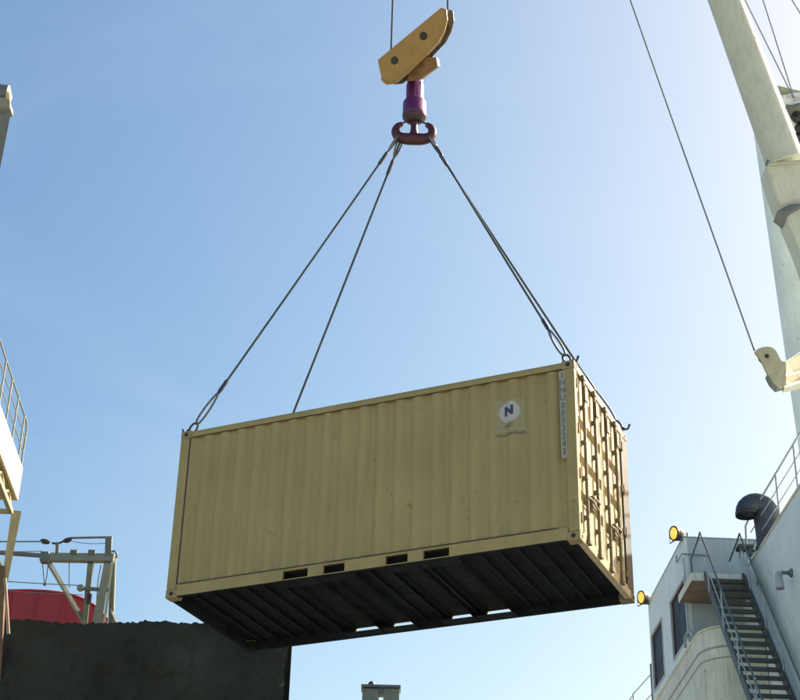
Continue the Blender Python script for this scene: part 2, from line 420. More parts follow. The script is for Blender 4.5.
# writing and marks on the near side: they follow the corrugation
def decal(mb, name, material, parent, off):
    bm = bmesh.new()
    vs = [bm.verts.new(v) for v in mb.v]
    for f in mb.f:
        try: bm.faces.new([vs[i] for i in f])
        except ValueError: pass
    xs = [v[0] for v in mb.v]
    for bx in corr_breaks(min(xs), max(xs))[1:-1]:
        bmesh.ops.bisect_plane(bm, geom=bm.verts[:]+bm.edges[:]+bm.faces[:], plane_co=(bx, 0, 0), plane_no=(1, 0, 0))
    org = W[parent.name]
    for v in bm.verts:
        v.co.y = 0.012 + corr(v.co.x) - off
        v.co -= org
    me = bpy.data.meshes.new(name); bm.to_mesh(me); bm.free()
    me.materials.append(material)
    o = bpy.data.objects.new(name, me); COL.objects.link(o); o.parent = parent; W[o.name] = org
    return o
X, Z, NY = V((1,0,0)), V((0,0,1)), V((0,-1,0))
cx, cz = 5.13, Z0+1.97
dc = decal(MB().add([(cx-.21, 0, cz-.27), (cx+.20, 0, cz-.27), (cx+.20, 0, cz+.20), (cx-.21, 0, cz+.20)], [(0,1,2,3)]), 'emblem', M_decal, ct, .0015)
disc = [V((cx-.01+.155*math.cos(a*math.pi/20), 0, cz+.02+.155*math.sin(a*math.pi/20))) for a in range(40)]
decal(MB().add(disc, [list(range(40))]), 'emblem_disc', M_white, dc, .003)
decal(text_mesh('N', .175, V((cx-.015, 0, cz+.03)), X, Z, NY, 0, .012), 'emblem_letter', M_navy, dc, .0045)
decal(text_mesh('NIC', .075, V((cx-.015, 0, cz-.19)), X, Z, NY, 0, .002), 'emblem_small_text', M_inkbrown, dc, .0045)
mb = MB()                                  # unreadable line of small writing under the emblem
rr = random.Random(2); x = cx-.20
while x < cx+.20:
    wd = rr.uniform(.012, .022); mb.add([(x, 0, cz-.335), (x+wd, 0, cz-.335), (x+wd, 0, cz-.295-rr.uniform(0, .008)), (x, 0, cz-.295)], [(0,1,2,3)]); x += wd+.006
decal(mb, 'emblem_caption', M_inkbrown, dc, .0025)
# the vertical container number on the corner post
xc = 5.886
st = MB().box((xc-.045, -.0025, Z0+1.15), (xc+.045, .0, Z0+2.45)).build('number_strip', M_plate, ct)
for i, ch in enumerate('INNU0083243'):
    text_mesh(ch, .12, V((xc, -.0025, Z0+2.375-i*.113)), X, Z, NY, .003, .004, .95).build('number_letter', M_number, st)
# corner post of the end carries a rusty brown seam along its inner edge
MB().box((.150, .005, Z0+.19), (.168, .0115, Z0+2.48)).build('rusty_seam', M_joint, ct)
MB().box((.178, .0055, Z0+2.470), (L_-.178, .0115, Z0+2.484)).build('top_seam', M_joint, ct)

# ------------------------------------------------------------------ hook block
FH = V((CF.x, CF.y, 0)).normalized(); RH = V((-FH.y, FH.x, 0)) * -1    # horizontal forward / right
UP = V((0,0,1))
HK = P(414, 134, 26.45)                                                  # middle of the hook's saddle
def hp(a, h, d=0.0): return HK + RH*a + UP*h + FH*d
hb = thing('crane_hook_block', 'yellow crane hook block with purple swivel and double horned maroon hook', 'hook block', HK)
ang = math.radians(20)
nrm = (-ray(412, 50).normalized()*math.cos(ang) - RH*math.sin(ang) + UP*.05).normalized()                # towards the viewer and a little left
pc = P(412, 50, 26.45)
def ch(x, y): return on_plane(x, y, pc, nrm)
TH = 0.37
outline = [(377.5,60),(441,7.5),(446,9.5),(447,20),(444.5,30),(439,41),(424,57),(407,74),(395,83),(387,84),(381.5,79)]
cp = [ch(*p) for p in outline]
for off in (0, TH-.03):
    MB().prism([p - nrm*off for p in cp], -nrm*.03).build('cheek_plate', M_yellow if off == 0 else M_blockdark, hb, bevel=.008)
# rim plates along the curved lower edge of each cheek
def shrink(p, k): c = ch(412, 46); return c + (p - c)*k
MB().prism([shrink(p, .86) - nrm*(.032) for p in cp[3:]], -nrm*(TH-.064)).build('shell', M_steel, hb, bevel=.01)
low = [ch(*p) for p in outline[2:]]
mb = MB()
for i in range(len(low)-1):
    a, b = low[i], low[i+1]
    mb.beam(a - nrm*.0 - nrm*-.012, b + nrm*.012, .03, .022, up=nrm)
mb.build('edge_rib', M_yellow, hb)
for px, py in ((423.5, 36), (394.5, 60.5)):
    c = ch(px, py)
    MB().lathe([(.001, .018), (.045, .018), (.062, .012), (.068, -.002), (.068, -.01)], c, nrm, 20).build('sheave_pin', M_pin, hb)
    MB().lathe([(.05, .02), (.12, .02), (.15, .055), (.155, .055), (.11, .0), (.155, -.055), (.15, -.055), (.12, -.02), (.05, -.02)], c - nrm*TH/2, nrm, 32).build('sheave', M_steel, hb)
# side bracket under the far cheek and the swivel
br = [ch(*p) - nrm*.16 for p in ((404, 74), (420, 56), (433, 57), (434.5, 66), (417, 79), (404, 81))]
MB().prism(br, -nrm*.12).build('hanger_plate', M_hanger, hb, bevel=.01)
top = 1.0
k = 1/PXM(26.5)
MB().lathe([(.001,1.12), (.12,1.12), (.135,1.10), (.135,.66), (.14,.64)], HK, n=28).build('swivel_shank', M_purple, hb)
mb = MB()
for j in range(8):
    a = j*math.pi/4
    mb.cyl(hp(.128*math.cos(a), .66, .128*math.sin(a)), hp(.128*math.cos(a), 1.02, .128*math.sin(a)), .018, 8)
mb.build('shank_rib', M_purple, hb)
MB().lathe([(.135,.67), (.175,.665), (.195,.63), (.195,.42), (.20,.41), (.20,.36), (.165,.30), (.10,.285), (.001,.285)], HK, n=32).build('swivel_collar', M_purple, hb)
MB().lathe([(.19,.355), (.20,.345), (.19,.33), (.17,.31), (.12,.27), (.09,.24), (.06,.24)], HK, n=32).build('swivel_nut', M_steel, hb)
# double horn hook
mb = MB()
path = [(-.20,.20,.035), (-.265,.155,.048), (-.30,.07,.060), (-.285,-.02,.068), (-.21,-.085,.078), (-.10,-.105,.086), (0,-.10,.09),
        (.10,-.105,.086), (.21,-.085,.078), (.285,-.02,.068), (.30,.07,.060), (.265,.155,.048), (.20,.20,.035)]
# smooth the path
pp = []
for i in range(len(path)-1):
    for t in (0, .34, .67):
        p0, p1, p2, p3 = (path[max(i-1,0)], path[i], path[i+1], path[min(i+2, len(path)-1)])
        pp.append(tuple(.5*((2*p1[q]) + (-p0[q]+p2[q])*t + (2*p0[q]-5*p1[q]+4*p2[q]-p3[q])*t*t + (-p0[q]+3*p1[q]-3*p2[q]+p3[q])*t**3) for q in range(3)))
pp.append(path[-1])
mb.tube([hp(a, h) for a, h, r in pp], [r*1.16 for a, h, r in pp], 16)
mb.tube([hp(0, -.10), hp(0, -.02), hp(0, .10), hp(0, .28)], [.10, .075, .058, .058], 16)
mb.build('double_hook', M_hook, hb)
for s in (-1, 1):
    MB().tube([hp(s*.09, .27), hp(s*.18, .225), hp(s*.255, .165)], .016, 8).build('hook_latch', M_steel, hb)

# hoist ropes
def rope(pts, r, name, label, group=None, strands=True, cat='wire rope', segs=None):
    """a laid rope: bumpy twisted cross-section along a line"""
    mb = MB(); pts = [V(p) for p in pts]
    mb.tube(pts, r, 10)
    o = mb.build(name, M_wire); tag(o, label, cat, group); return o
a = ch(387, 55) - nrm*.18; rope([a, V((a.x+.02, a.y+.03, 45))], .017, 'hoist_rope', 'taut hoist rope entering the left, lower end of the yellow hook block')
b = ch(444, 12) - nrm*.18; rope([b, V((b.x, b.y, 45))], .017, 'hoist_rope', 'taut hoist rope entering the upper right tip of the yellow hook block')

# ------------------------------------------------------------------ slings
def sling(top_pt, sgn, corner, label, out):
    top_pt = V(top_pt); c = V(corner)
    t = thing('wire_sling', label, 'wire sling', c, 'wire slings between the hook and the container corners')
    d = (top_pt - c).normalized()
    side = d.cross(CF).normalized()
    sh_top = c + d*.20
    eye_top = c + d*.78
    # shackle: bow from the casting + cross pin
    arc = [c + d*.015 + side*.035, c + d*.10 + side*.048, c + d*.165 + side*.036, c + d*.20, c + d*.165 - side*.036, c + d*.10 - side*.048, c + d*.015 - side*.035]
    sh = MB().tube(arc, .017, 10).build('shackle', M_shackle, t)
    MB().tube([c + d*.02 - side*.065, c + d*.02 + side*.065], .021, 10).tube([c+d*.02+V(out)*.03, c+V(out)*.10+V((0,0,.02)), c+V(out)*.13+V((0,0,.09))], .017, 8).build('shackle_pin', M_shackle, sh)
    # eye (thimble) loop
    q0, q1 = c + d*.175, eye_top
    loop = []
    n = 22
    for i in range(n):
        a = 2*math.pi*i/n
        u = (1-math.cos(a))/2
        wv = .038*math.sin(a)*(1.25-.55*u)
        loop.append(q0 + (q1-q0)*u + side*wv)
    MB().tube(loop, .0165, 8, closed=True).build('thimble_eye', M_thimble, t)
    MB().tube([eye_top - d*.03, eye_top + d*.04, eye_top + d*.22, eye_top + d*.26], [.018, .030, .030, .018], 10).build('ferrule', M_shackle, t)
    # the rope, with a very slight sag
    n = 12; P0 = eye_top; P1 = top_pt
    pts = [P0 + (P1-P0)*(i/n) + V((0,0,-.01))*math.sin(math.pi*i/n) for i in range(n+1)]
    MB().tube(pts, .0185, 8).build('rope', M_wire, t)
    e = (P1-P0).normalized()
    MB().tube([P1 - e*.62, P1 - e*.58, P1 - e*.36, P1 - e*.32], [.017, .029, .029, .017], 10).build('top_ferrule', M_shackle, t)
    s2 = e.cross(UP).normalized()
    up_eye = [P1 + e*(.10*math.cos(a)-.06) + s2*.05*math.sin(a) + e*(-.12 if math.cos(a) < 0 else 0)*abs(math.cos(a)) for a in [2*math.pi*i/16 for i in range(16)]]
    MB().tube(up_eye, .016, 8, closed=True).build('hook_eye', M_thimble, t)
    return t
zt = Z0+H_
sling(hp(-.27, -.11, -.03), -1, (.09, .085, zt), 'long wire sling from hook down to the near left container corner', (-1,0,0))
sling(hp(-.22, -.12, .05), -1, (.09, WD-.085, zt), 'wire sling passing behind the roof edge to the hidden far left container corner', (-1,0,0))
sling(hp(.27, -.08, -.03), 1, (L_-.09, .085, zt), 'wire sling from hook down to the near corner above the container number', (1,0,0))
sling(hp(.275, -.08, .05), 1, (L_-.05, WD-.06, zt+.05), 'wire sling running along the top of the sunlit doors to the far right corner', (1,0,0))

# ------------------------------------------------------------------ ship frame (axis across = AV, away = AW)
AV, AW = V((.8952, .4456, 0)), V((-.4456, .8952, 0))
ZR = 15.5
B0 = HZ(683, 537, ZR); B0 = V((B0.x, B0.y, 0))
def Wd(x, y, z): return B0 + AV*x + AW*y + UP*z
AX = (AV, AW, UP)
def loc(p): d = p - B0; return V((d.dot(AV), d.dot(AW), p.z))
def LX(px, py, x): return loc(on_plane(px, py, Wd(x, 0, 0), AV))
def LY(px, py, y): return loc(on_plane(px, py, Wd(0, y, 0), AW))
def LZ(px, py, z): return loc(HZ(px, py, z))
def sbox(mb, lo, hi): return mb.box(lo, hi, AX, B0)

# --- bridge house
bh = thing('bridge_house', 'white ship wheelhouse corner with two dark side windows beside the steep stair', 'ship wheelhouse', Wd(0, 0, 0))
HL = 4.10
# wall shell with window openings on the left face (x = 0)
wins = [(2.67, 3.93), (.16, 1.69)]
mb = MB()
z0, z1 = 13.003, ZR
wz0, wz1 = 13.27, 14.63
mb2 = MB()
ys = [0, .16, 1.69, 2.67, 3.93, HL]
for i in range(5):
    ya, yb = ys[i], ys[i+1]
    if i in (1, 3):
        sbox(mb2, (0, ya, z0), (.08, yb, wz0)); sbox(mb2, (0, ya, wz1), (.08, yb, z1))
    else: sbox(mb2, (0, ya, z0), (.08, yb, z1))
mb2.build('side_wall', M_white_ship, bh)
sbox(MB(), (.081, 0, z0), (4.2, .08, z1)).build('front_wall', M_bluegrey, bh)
sbox(sbox(MB(), (.081, .081, z1-.1), (4.2, HL, z1-.003)), (.9, .081, z0), (4.2, HL, z1-.101)).build('roof', M_white_ship, bh)
# rolled top edge
MB().tube([Wd(.0, HL, ZR+.0), Wd(0, 0, ZR), Wd(4.2, 0, ZR)], .022, 8).build('top_edge', M_bluegrey, bh)
for ya, yb in wins:
    f = sbox(sbox(sbox(sbox(MB(), (-.012, ya-.001, wz0-.03), (.03, yb+.001, wz0+.03)), (-.012, ya-.001, wz1-.03), (.03, yb+.001, wz1+.03)),
             (-.012, ya-.03, wz0+.031), (.03, ya+.03, wz1-.031)), (-.012, yb-.03, wz0+.031), (.03, yb+.03, wz1-.031)).build('window', M_frame, bh)
    sbox(MB(), (.035, ya+.002, wz0+.002), (.05, yb-.002, wz1-.002)).build('pane', M_glass, f)
# grab rail round the corner
MB().tube([Wd(-.05, .55, 15.28), Wd(-.06, .50, 15.10), Wd(-.06, -.06, 15.08), Wd(.55, -.06, 15.06), Wd(.55, -.001, 15.06)], .012, 8).build('grab_rail', M_raildark, bh)
MB().tube([Wd(-.03, -.03, 13.1), Wd(-.03, -.03, 15.0)], .016, 8).build('corner_pipe', M_rail, bh)
mb = MB()
for q in (.30, .62): mb.cyl(Wd(q-.2, .02, ZR), Wd(q-.2, .02, ZR+.11), .018, 8)
mb.build('roof_stud', M_raildark, bh)

# --- lower deckhouse with a rounded corner
dh = thing('deckhouse_base', 'white weathered lower deckhouse with rounded corner and moulding below the two windows', 'deckhouse', Wd(-.05, -1.3, 0))
def rounded(x0, y0, r, x1, y1, z, n=14):
    pts = [(x0, y1)]
    for i in range(n+1):
        a = math.pi + (math.pi/2)*i/n
        pts.append((x0+r + r*math.cos(a), y0+r + r*math.sin(a)))
    pts += [(x1, y0), (x1, y1)]
    return [Wd(px, py, z) for px, py in pts]
MB().prism(rounded(-.05, -1.45, .62, 1.18, 9.0, 0), UP*13.0).build('wall', M_white_base, dh)
for zz, rr_ in ((12.97, .028), (12.55, .022), (12.32, .016)):
    pts = rounded(-.055, -1.455, .62, 1.17, 9.0, zz)[:-1]
    MB().tube(pts, rr_, 8).build('moulding', M_rail if zz < 12.9 else M_white_base, dh)
# pipe fittings below window
MB().tube([Wd(-.09, .1, 13.02), Wd(-.09, .1, 13.22), Wd(-.09, -.3, 13.25), Wd(-.09, -.7, 13.02)], .03, 8).build('deck_pipe', M_rail, dh)

# --- landing and stair
sx0 = .34
SY = -1.30
tl = LY(705, 577, SY); trr = LY(743, 576, SY)
bl = LX(750, 700, tl.x); 
lslope = (bl - tl)
ld = thing('landing_platform', 'small white landing slab with rusty underside at the head of the stair', 'platform', Wd(.1, -.7, 13.9))
zs = 13.98
c1 = LZ(692, 580, zs); c2 = LZ(679, 603, zs)
ly1 = min(c1.y, c2.y); xl = (c1.x+c2.x)/2
sbox(MB(), (xl, ly1, zs), (1.17, -.004, zs+.03)).build('underside', M_under_slab, ld)
sbox(sbox(MB(), (xl-.012, ly1-.012, zs-.012), (1.17, ly1+.0, zs+.16)), (xl-.012, ly1+.001, zs-.012), (xl, -.005, zs+.16)).build('fascia', M_white_base, ld)
sbox(MB(), (xl+.001, ly1+.002, zs+.031), (1.169, -.006, zs+.15)).build('deck_plate', M_tread, ld)

ss = thing('ship_stair', 'steep open tread steel stair climbing to the landing beside the big white wall', 'stair', Wd(.7, -4, 0))
SYt = ly1 - .02
tl = LY(705, 577, SYt); tr = LY(743, 577, SYt)
xL, xR = tl.x, tr.x
bl = LX(750, 700, xL)
zt0 = tl.z
dirS = V((0, bl.y - tl.y, bl.z - tl.z))
def sp(x, t, up=0.0, fw=0.0):            # point on the stair plane, t = 0 top, 1 = where it leaves the picture
    return Wd(x, SYt + dirS.y*t - fw, zt0 + dirS.z*t + up)
TB = 1.9
for x in (xL, xR):
    MB().beam(sp(x, -.02), sp(x, TB), .035, .17, up=UP).build('stringer', M_stringer, ss)
n = 15
for i in range(int(n*TB)):
    t = (i+.5)/n
    c = loc(sp(0, t))
    sbox(sbox(MB(), (xL+.02, c.y-.10, c.z-.016), (xR-.02, c.y+.10, c.z+.014)), (xL+.02, c.y-.10, c.z-.06), (xR-.02, c.y-.093, c.z-.0165)).build('tread', M_tread, ss)
# handrails
hr = LY(703, 534, SYt)
hh = hr.z - zt0
for x in (xL-.02, xR+.02):
    pts = [Wd(x, -.35, zt0+hh-.75), Wd(x, -.30, zt0+hh-.15), Wd(x, SYt+.25, zt0+hh), sp(x, -.02, hh), sp(x, .04, hh-.02), sp(x, TB, hh-.12)]
    if x > xL+.5: pts = pts[1:]
    MB().tube(pts, .019, 8).build('handrail', M_raildark if x < xL+.5 else M_raildark, ss)
    mb = MB()
    for t in (.14, .48, .82, 1.2, 1.6):
        mb.cyl(sp(x, t, .02), sp(x, t, hh-.03), .016, 8)
    mb.tube([sp(x, .02, hh*.5), sp(x, TB, hh*.47)], .013, 8)
    mb.build('rail_post', M_rail, ss)
# broad pale cable tray on the wall side of the stair
ctray = LX(752, 600, 1.12)
mb = MB()
mb.beam(sp(xR+.06, -.10, .26), sp(xR+.06, TB, .22), .03, .26, up=UP)
mb.build('side_plate', M_bluegrey, ss)

# --- tall white superstructure block
sp_ = thing('superstructure_block', 'huge plain white ship superstructure wall at the right with a rusty seam', 'ship superstructure', Wd(3, -5, 0))
WX = 1.20; WZ = 14.6
sbox(MB(), (WX, -9.5, 0), (7.5, -.004, WZ)).build('wall', M_white_ship, sp_)
MB().tube([Wd(WX-.004, -9.5, WZ), Wd(WX-.004, -.01, WZ)], .03, 8).build('deck_edge', M_white_base, sp_)
mb = MB()
for zz in (10.2, 12.4):
    mb.tube([Wd(WX, -9.5, zz), Wd(WX, -.1, zz)], .006, 6)
for yy in (-8.1, -5.6, -3.1):
    mb.tube([Wd(WX, yy, 0), Wd(WX, yy, WZ-.03)], .006, 6)
mb.build('weld_seam', M_white_ship, sp_)

# --- railing on its top edge
rl = thing('deck_railing', 'grey three bar railing along the sloping top edge of white wall', 'railing', Wd(WX+.05, -4, WZ))
RHh = 1.02
mb = MB()
top_a = LX(742, 531, WX+.05); 
for hh_, rr_ in ((RHh, .022), (.68, .012), (.36, .012)):
    MB().tube([Wd(WX+.05, -9.4, WZ+hh_), Wd(WX+.05, -.9, WZ+hh_)] + ([Wd(WX+.05, -.55, WZ+hh_-.04), Wd(WX+.05, -.45, WZ+.45), Wd(WX+.05, -.45, WZ)] if hh_ == RHh else []), rr_, 8).build('rail', M_rail, rl)
for px, py in ((759, 536), (780, 518), (798, 488)):
    q = LX(px, py, WX+.05)
    MB().cyl(Wd(WX+.05, q.y, WZ), Wd(WX+.05, q.y, WZ+RHh), .022, 8).build('post', M_rail, rl)
for yy in (-6.2, -7.7, -9.2):
    MB().cyl(Wd(WX+.05, yy, WZ), Wd(WX+.05, yy, WZ+RHh), .022, 8).build('post', M_rail, rl)

# --- gooseneck ventilator
vy = -1.6
qa = LY(745, 523, vy); qb = LY(767, 525, vy); qt = LY(762, 505, vy)
vt = thing('gooseneck_vent', 'dark curved cowl ventilator behind the railing on the white deck', 'ventilator', Wd(qb.x, vy, WZ))
r_ = .24
path = [(qb.x+.02, WZ+.0), (qb.x+.02, WZ+.35)]
xm_, R1 = (qa.x+qb.x)/2+.03, (qb.x-qa.x)/2-.03
zc_ = qt.z - .12 - R1*.45
for i in range(11):
    a = math.pi*i/10
    path.append((xm_ + R1*math.cos(a), zc_ + R1*1.0*math.sin(a)))
rad = [.27, .27] + [.27 - .03*i/10 for i in range(11)]
MB().tube([Wd(px, vy, pz) for px, pz in path], rad, 20).build('cowl', M_vent, vt)
MB().lathe([(.30, 0), (.30, .06), (.27, .07)], Wd(qb.x+.02, vy, WZ), n=20).build('flange', M_vent, vt)
e = path[-1]
MB().lathe([(.225, -.05), (.245, -.05), (.245, .02), (.225, .02)], Wd(e[0], vy, e[1]), n=20).build('mouth_ring', M_steel, vt)

# --- small deck fixtures beside the stair head
q = LY(745, 547, -.9)
fx = thing('winch_fitting', 'small dark bracket fitting between stair head and white wall', 'fitting', Wd(q.x, -.9, q.z))
sbox(sbox(sbox(MB(), (q.x-.17, -1.0, q.z-.03), (q.x+.17, -.8, q.z+.03)), (q.x-.13, -.97, q.z-.26), (q.x-.05, -.83, q.z-.031)), (q.x+.05, -.97, q.z-.20), (q.x+.14, -.83, q.z-.031)).build('bracket', M_greendk, fx, bevel=.01)
MB().cyl(Wd(q.x-.2, -.9, q.z-.08), Wd(q.x+.2, -.9, q.z-.08), .035, 10).build('spindle', M_steel, fx)

# --- wall lamp
q = LX(792, 573, WX)
wl = thing('wall_lamp', 'dark bell shaped lamp on a bracket on the big white wall', 'lamp', Wd(WX, q.y, q.z))
MB().lathe([(.001, 0), (.085, 0), (.085, .03), (.05, .05), (.05, .07)], Wd(WX, q.y, q.z), -AV, 16).build('wall_plate', M_greendk, wl)
MB().tube([Wd(WX-.05, q.y, q.z), Wd(WX-.18, q.y, q.z+.0), Wd(WX-.24, q.y, q.z-.03)], .035, 10).build('arm', M_greendk, wl)
MB().lathe([(.001,.10), (.05,.09), (.07,.05), (.075,-.18), (.085,-.25), (.07,-.25), (.06,-.18), (.055,.0)], Wd(WX-.26, q.y, q.z-.08), n=18).build('shade', M_rail, wl)

# --- floodlights on the roof edge
def flood(y, label):
    k_ = .84
    c = Wd(-.16, y, ZR+.10)
    t = thing('floodlight', label, 'floodlight', Wd(-.02, y, ZR), 'amber floodlights on the wheelhouse roof edge')
    ax = (-RH*.88 - FH*.42 - UP*.16).normalized()
    MB().lathe([(p_*k_, q_*k_) for p_, q_ in ((.001,-.26), (.09,-.25), (.12,-.18), (.17,-.12), (.18,0), (.195,.02), (.195,.05), (.16,.05))], c, ax, 24).build('housing', M_vent, t)
    MB().lathe([(p_*k_, q_*k_) for p_, q_ in ((.001,.105), (.06,.098), (.10,.078), (.158,.040))], c, ax, 24).build('lens', M_lens, t)
    sd_ = ax.cross(UP).normalized()
    MB().tube([c+sd_*.20, c+sd_*.20-UP*.16, c-sd_*.20-UP*.16, c-sd_*.20], .014, 8).cyl(c-UP*.16, Wd(.03, y, ZR-.05), .02, 8).build('yoke', M_vent, t)
flood(.05, 'lit amber floodlight at the upper near corner of the wheelhouse roof')
flood(3.95, 'lit amber floodlight beside the lowest corner of the hanging container')

# --- far railing at lower edge
fr = thing('aft_railing', 'thin railing below and left of the wheelhouse windows at the picture edge', 'railing', Wd(-.6, 4.5, 12))
q0 = P(651, 664, 40); 
mb = MB()
zb = q0.z
MB().cyl((q0.x, q0.y, 0), q0, .035, 8).build('post', M_raildark, fr)
for dz in (0.25, .75, 1.25):
    MB().tube([q0 - UP*dz, q0 - UP*dz - AV*.15 + AW*1.6, q0 - UP*dz - AV*.2 + AW*5.0], .018, 8).build('rail', M_rail, fr)
for yy in (1.6, 3.2, 4.8):
    b_ = q0 - AV*.17 + AW*yy
    MB().cyl((b_.x, b_.y, 0), (b_.x, b_.y, q0.z-.25), .022, 8).build('post', M_rail, fr)

# ------------------------------------------------------------------ mast and derrick boom on the right
ms = thing('ship_mast', 'tall cream ship mast behind the derrick boom at the right edge', 'mast', P(905, 900, 36) * 1)
mo = W[ms.name]
a0 = P(757, 143, 37.0); a1 = P(799, 440, 35.6)
dm = (a0 - a1).normalized()
half0, half1 = 1.0, 0.9
top = a0 + dm*4.0
MB().tube([a1 - dm*14.5 + RH*half1, a1 + RH*half1, a0 + RH*half0, a0 + dm*.9 + RH*half0], [half1, half1, half0, half0], 40).build('pillar', M_white_ship, ms)
# crosstree platform
ca = P(776, 92, 36.2)
mb = MB()
plat = [P(773, 84, 36.4), P(830, 98, 36.4), P(830, 120, 36.8), P(800, 112, 36.8), P(781, 104, 36.4)]
MB().prism(plat, UP*-.10 + FH*.8).build('crosstree', M_greenlt, ms, bevel=.01)
MB().beam(P(786, 96.5, 36.0), P(815, 102, 36.0), .05, .09).build('crosstree_rail', M_bed, ms)
MB().prism([P(786, 104, 36.1), P(815, 108, 36.1), P(815, 150, 36.3), P(799, 150, 36.3), P(793, 125, 36.2)], FH*.5).build('gusset', M_green, ms, bevel=.01)
mb = MB()
for px, py in ((797, 117), (801, 128), (799, 138)):
    mb.lathe([(.03,-.06), (.13,-.05), (.13,.05), (.03,.06)], P(px, py, 36.0), (-FH-RH*.6), 18)
mb.build('block_sheave', M_steel, ms)
MB().beam(P(784, 108, 36.05), P(800, 104, 36.05), .03, .05).tube([P(783, 106, 36.05), P(785, 112, 36.05), P(792, 112, 36.05)], .02, 8).build('lug', M_greendk, ms)

bo = thing('derrick_boom', 'thick cream derrick boom slanting across the upper right corner', 'derrick boom', P(800, 250, 33))
Bt = P(671, -120, 35.2); 
pA = P(725.2, 0, 34.6); pB = P(783.5, 158, 33.6)
db = (pB - pA).normalized()
ra, rb = .335, .40
# flat-sided boom: octagonal section
MB().tube([pA - db*3.4, pB + db*.1], [ra*.93, rb], 24).build('boom_tube', M_cream, bo)
# longitudinal seam strip
# tapered heel box below the flange
hx = db.cross(FH).normalized()
if hx.dot(RH) < 0: hx = -hx
def hb_(t, a): return pB + db*t + hx*a
heel = [P(766, 163, 33.4), P(806, 160, 33.4), P(815, 200, 33.3), P(840, 300, 33.0), P(812, 285, 33.0), P(800, 251, 33.1), P(784.5, 212, 33.3), P(777, 200, 33.35), P(771, 182, 33.4)]
MB().prism(heel, FH*.55).build('boom_heel', M_cream, bo, bevel=.03)
MB().beam(P(766.5, 164, 33.35), P(806, 161, 33.35), .05, .05).build('heel_band', M_greenlt, bo)
MB().prism([P(777, 211, 33.25), P(790, 204, 33.25), P(806, 203, 33.2), P(792, 211, 33.2), P(786, 218, 33.25)], FH*.4).build('heel_lug', M_greendk, bo, bevel=.01)
MB().cyl(P(768.5, 160, 33.2), P(766, 166, 33.2), .03, 10).build('pin', M_greendk, bo)

# sheave bracket on the mast
br_ = thing('sheave_bracket', 'horn shaped steel bracket with pin where the thin wire ends', 'sheave bracket', P(800, 375, 33.4))
def bp(x, y, d=33.2): return P(x, y, d)
horn = [(754.5,352),(758,348.5),(763,346.8),(768,346.3),(773,347.5),(776.5,351),(779,356),(781.5,361),(786,361.5),(786,383),(783,388),(779,387.5),(773,382),(767,373),(763.5,366),(761,360)]
for dd_ in (33.0, 33.35):
    MB().prism([bp(x, y, dd_) for x, y in horn], FH*.06).build('cheek', M_brack, br_, bevel=.01)
MB().prism([bp(x, y, 33.08) for x, y in ((768,372),(784,366),(785,384),(778,386),(772,380))], FH*.28).build('web', M_greendk, br_)
MB().lathe([(.03,-.05), (.15,-.05), (.17,-.06), (.15,0), (.17,.06), (.15,.05), (.03,.05)], bp(766.5, 356.5, 33.22), -FH, 22).build('sheave', M_steel, br_)
MB().lathe([(.001,.03), (.04,.03), (.045,.0)], bp(767, 356.5, 32.99), -FH, 14).build('pin', M_steel, br_)
MB().prism([bp(786,361,33.02), bp(800,352,33.6), bp(830,338,34.4), bp(830,370,34.4), bp(800,382,33.6), bp(786,385,33.02)], FH*.36).build('arm', M_greenlt, br_, bevel=.015)
MB().beam(bp(783, 387, 33.0), bp(830, 372, 34.4), .05, .06).beam(bp(785, 376, 32.99), bp(830, 362, 34.38), .03, .04).build('arm_flange', M_brack, br_)

def wire(p, q, r, label, sag=0.0, name='stay_wire'):
    pts = [p + (q-p)*(i/14) + UP*(-sag*math.sin(math.pi*i/14)) for i in range(15)]
    o = MB().tube(pts, r, 8).build(name, M_stay); tag(o, label, 'wire'); return o
u = P(631, 0, 36); q = bp(754.5, 351, 33.2)
wire(q, u + (u-q)*.5, .017, 'long thin wire running from the picture top to the sheave bracket', .08)
q = P(795, 101, 36.0)
for x0, lb in ((745, 'left one of two thin wires meeting at the mast crosstree'), (763, 'right one of two thin wires meeting at the mast crosstree')):
    u = P(x0, 0, 35); wire(q, u + (u-q)*.5, .015, lb, 0)
u = P(792, 0, 35); q = P(830, 62, 36); wire(q, u + (u-q)*.6, .015, 'short thin wire cutting the extreme upper right corner of picture', 0)

# ------------------------------------------------------------------ left crane platform
pl_z = 18.0
c_ = HZ(23, 468, pl_z); 
lp = thing('crane_platform', 'sunlit cream platform with railing at the left edge of picture', 'platform', V((c_.x, c_.y, 0)))
def LPd(a, b, z): return V((c_.x, c_.y, 0)) + AV*a + AW*(-1.0)*b + UP*z      # a across (right +), b towards the viewer
hgt = .86
MB().box((-.06, -.0, 0), (0, 7.0, hgt), (AV, -AW, UP), V((c_.x, c_.y, pl_z-hgt))).build('side_plate', M_ylite, lp, bevel=.01)
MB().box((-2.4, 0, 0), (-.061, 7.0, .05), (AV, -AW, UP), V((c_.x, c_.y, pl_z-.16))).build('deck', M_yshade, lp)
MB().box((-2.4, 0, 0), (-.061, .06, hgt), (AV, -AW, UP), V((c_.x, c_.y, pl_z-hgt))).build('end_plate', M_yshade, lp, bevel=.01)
mb = MB()
for b in [0.9+i*1.2 for i in range(5)]:
    mb.beam(LPd(-.12, b, pl_z-.3), LPd(-2.3, b, pl_z-.3), .06, .22)
mb.build('deck_beam', M_yshade, lp)
mb = MB()
mb.beam(LPd(-.12, 0.02, pl_z-hgt-.30), LPd(-.12, 7, pl_z-hgt-.30), .10, .12)
for i in range(7):
    b = .1 + i
    mb.beam(LPd(-.12, b, pl_z-hgt-.26), LPd(-.12, b+.5, pl_z-hgt), .05, .06).beam(LPd(-.12, b+1, pl_z-hgt-.26), LPd(-.12, b+.5, pl_z-hgt), .05, .06)
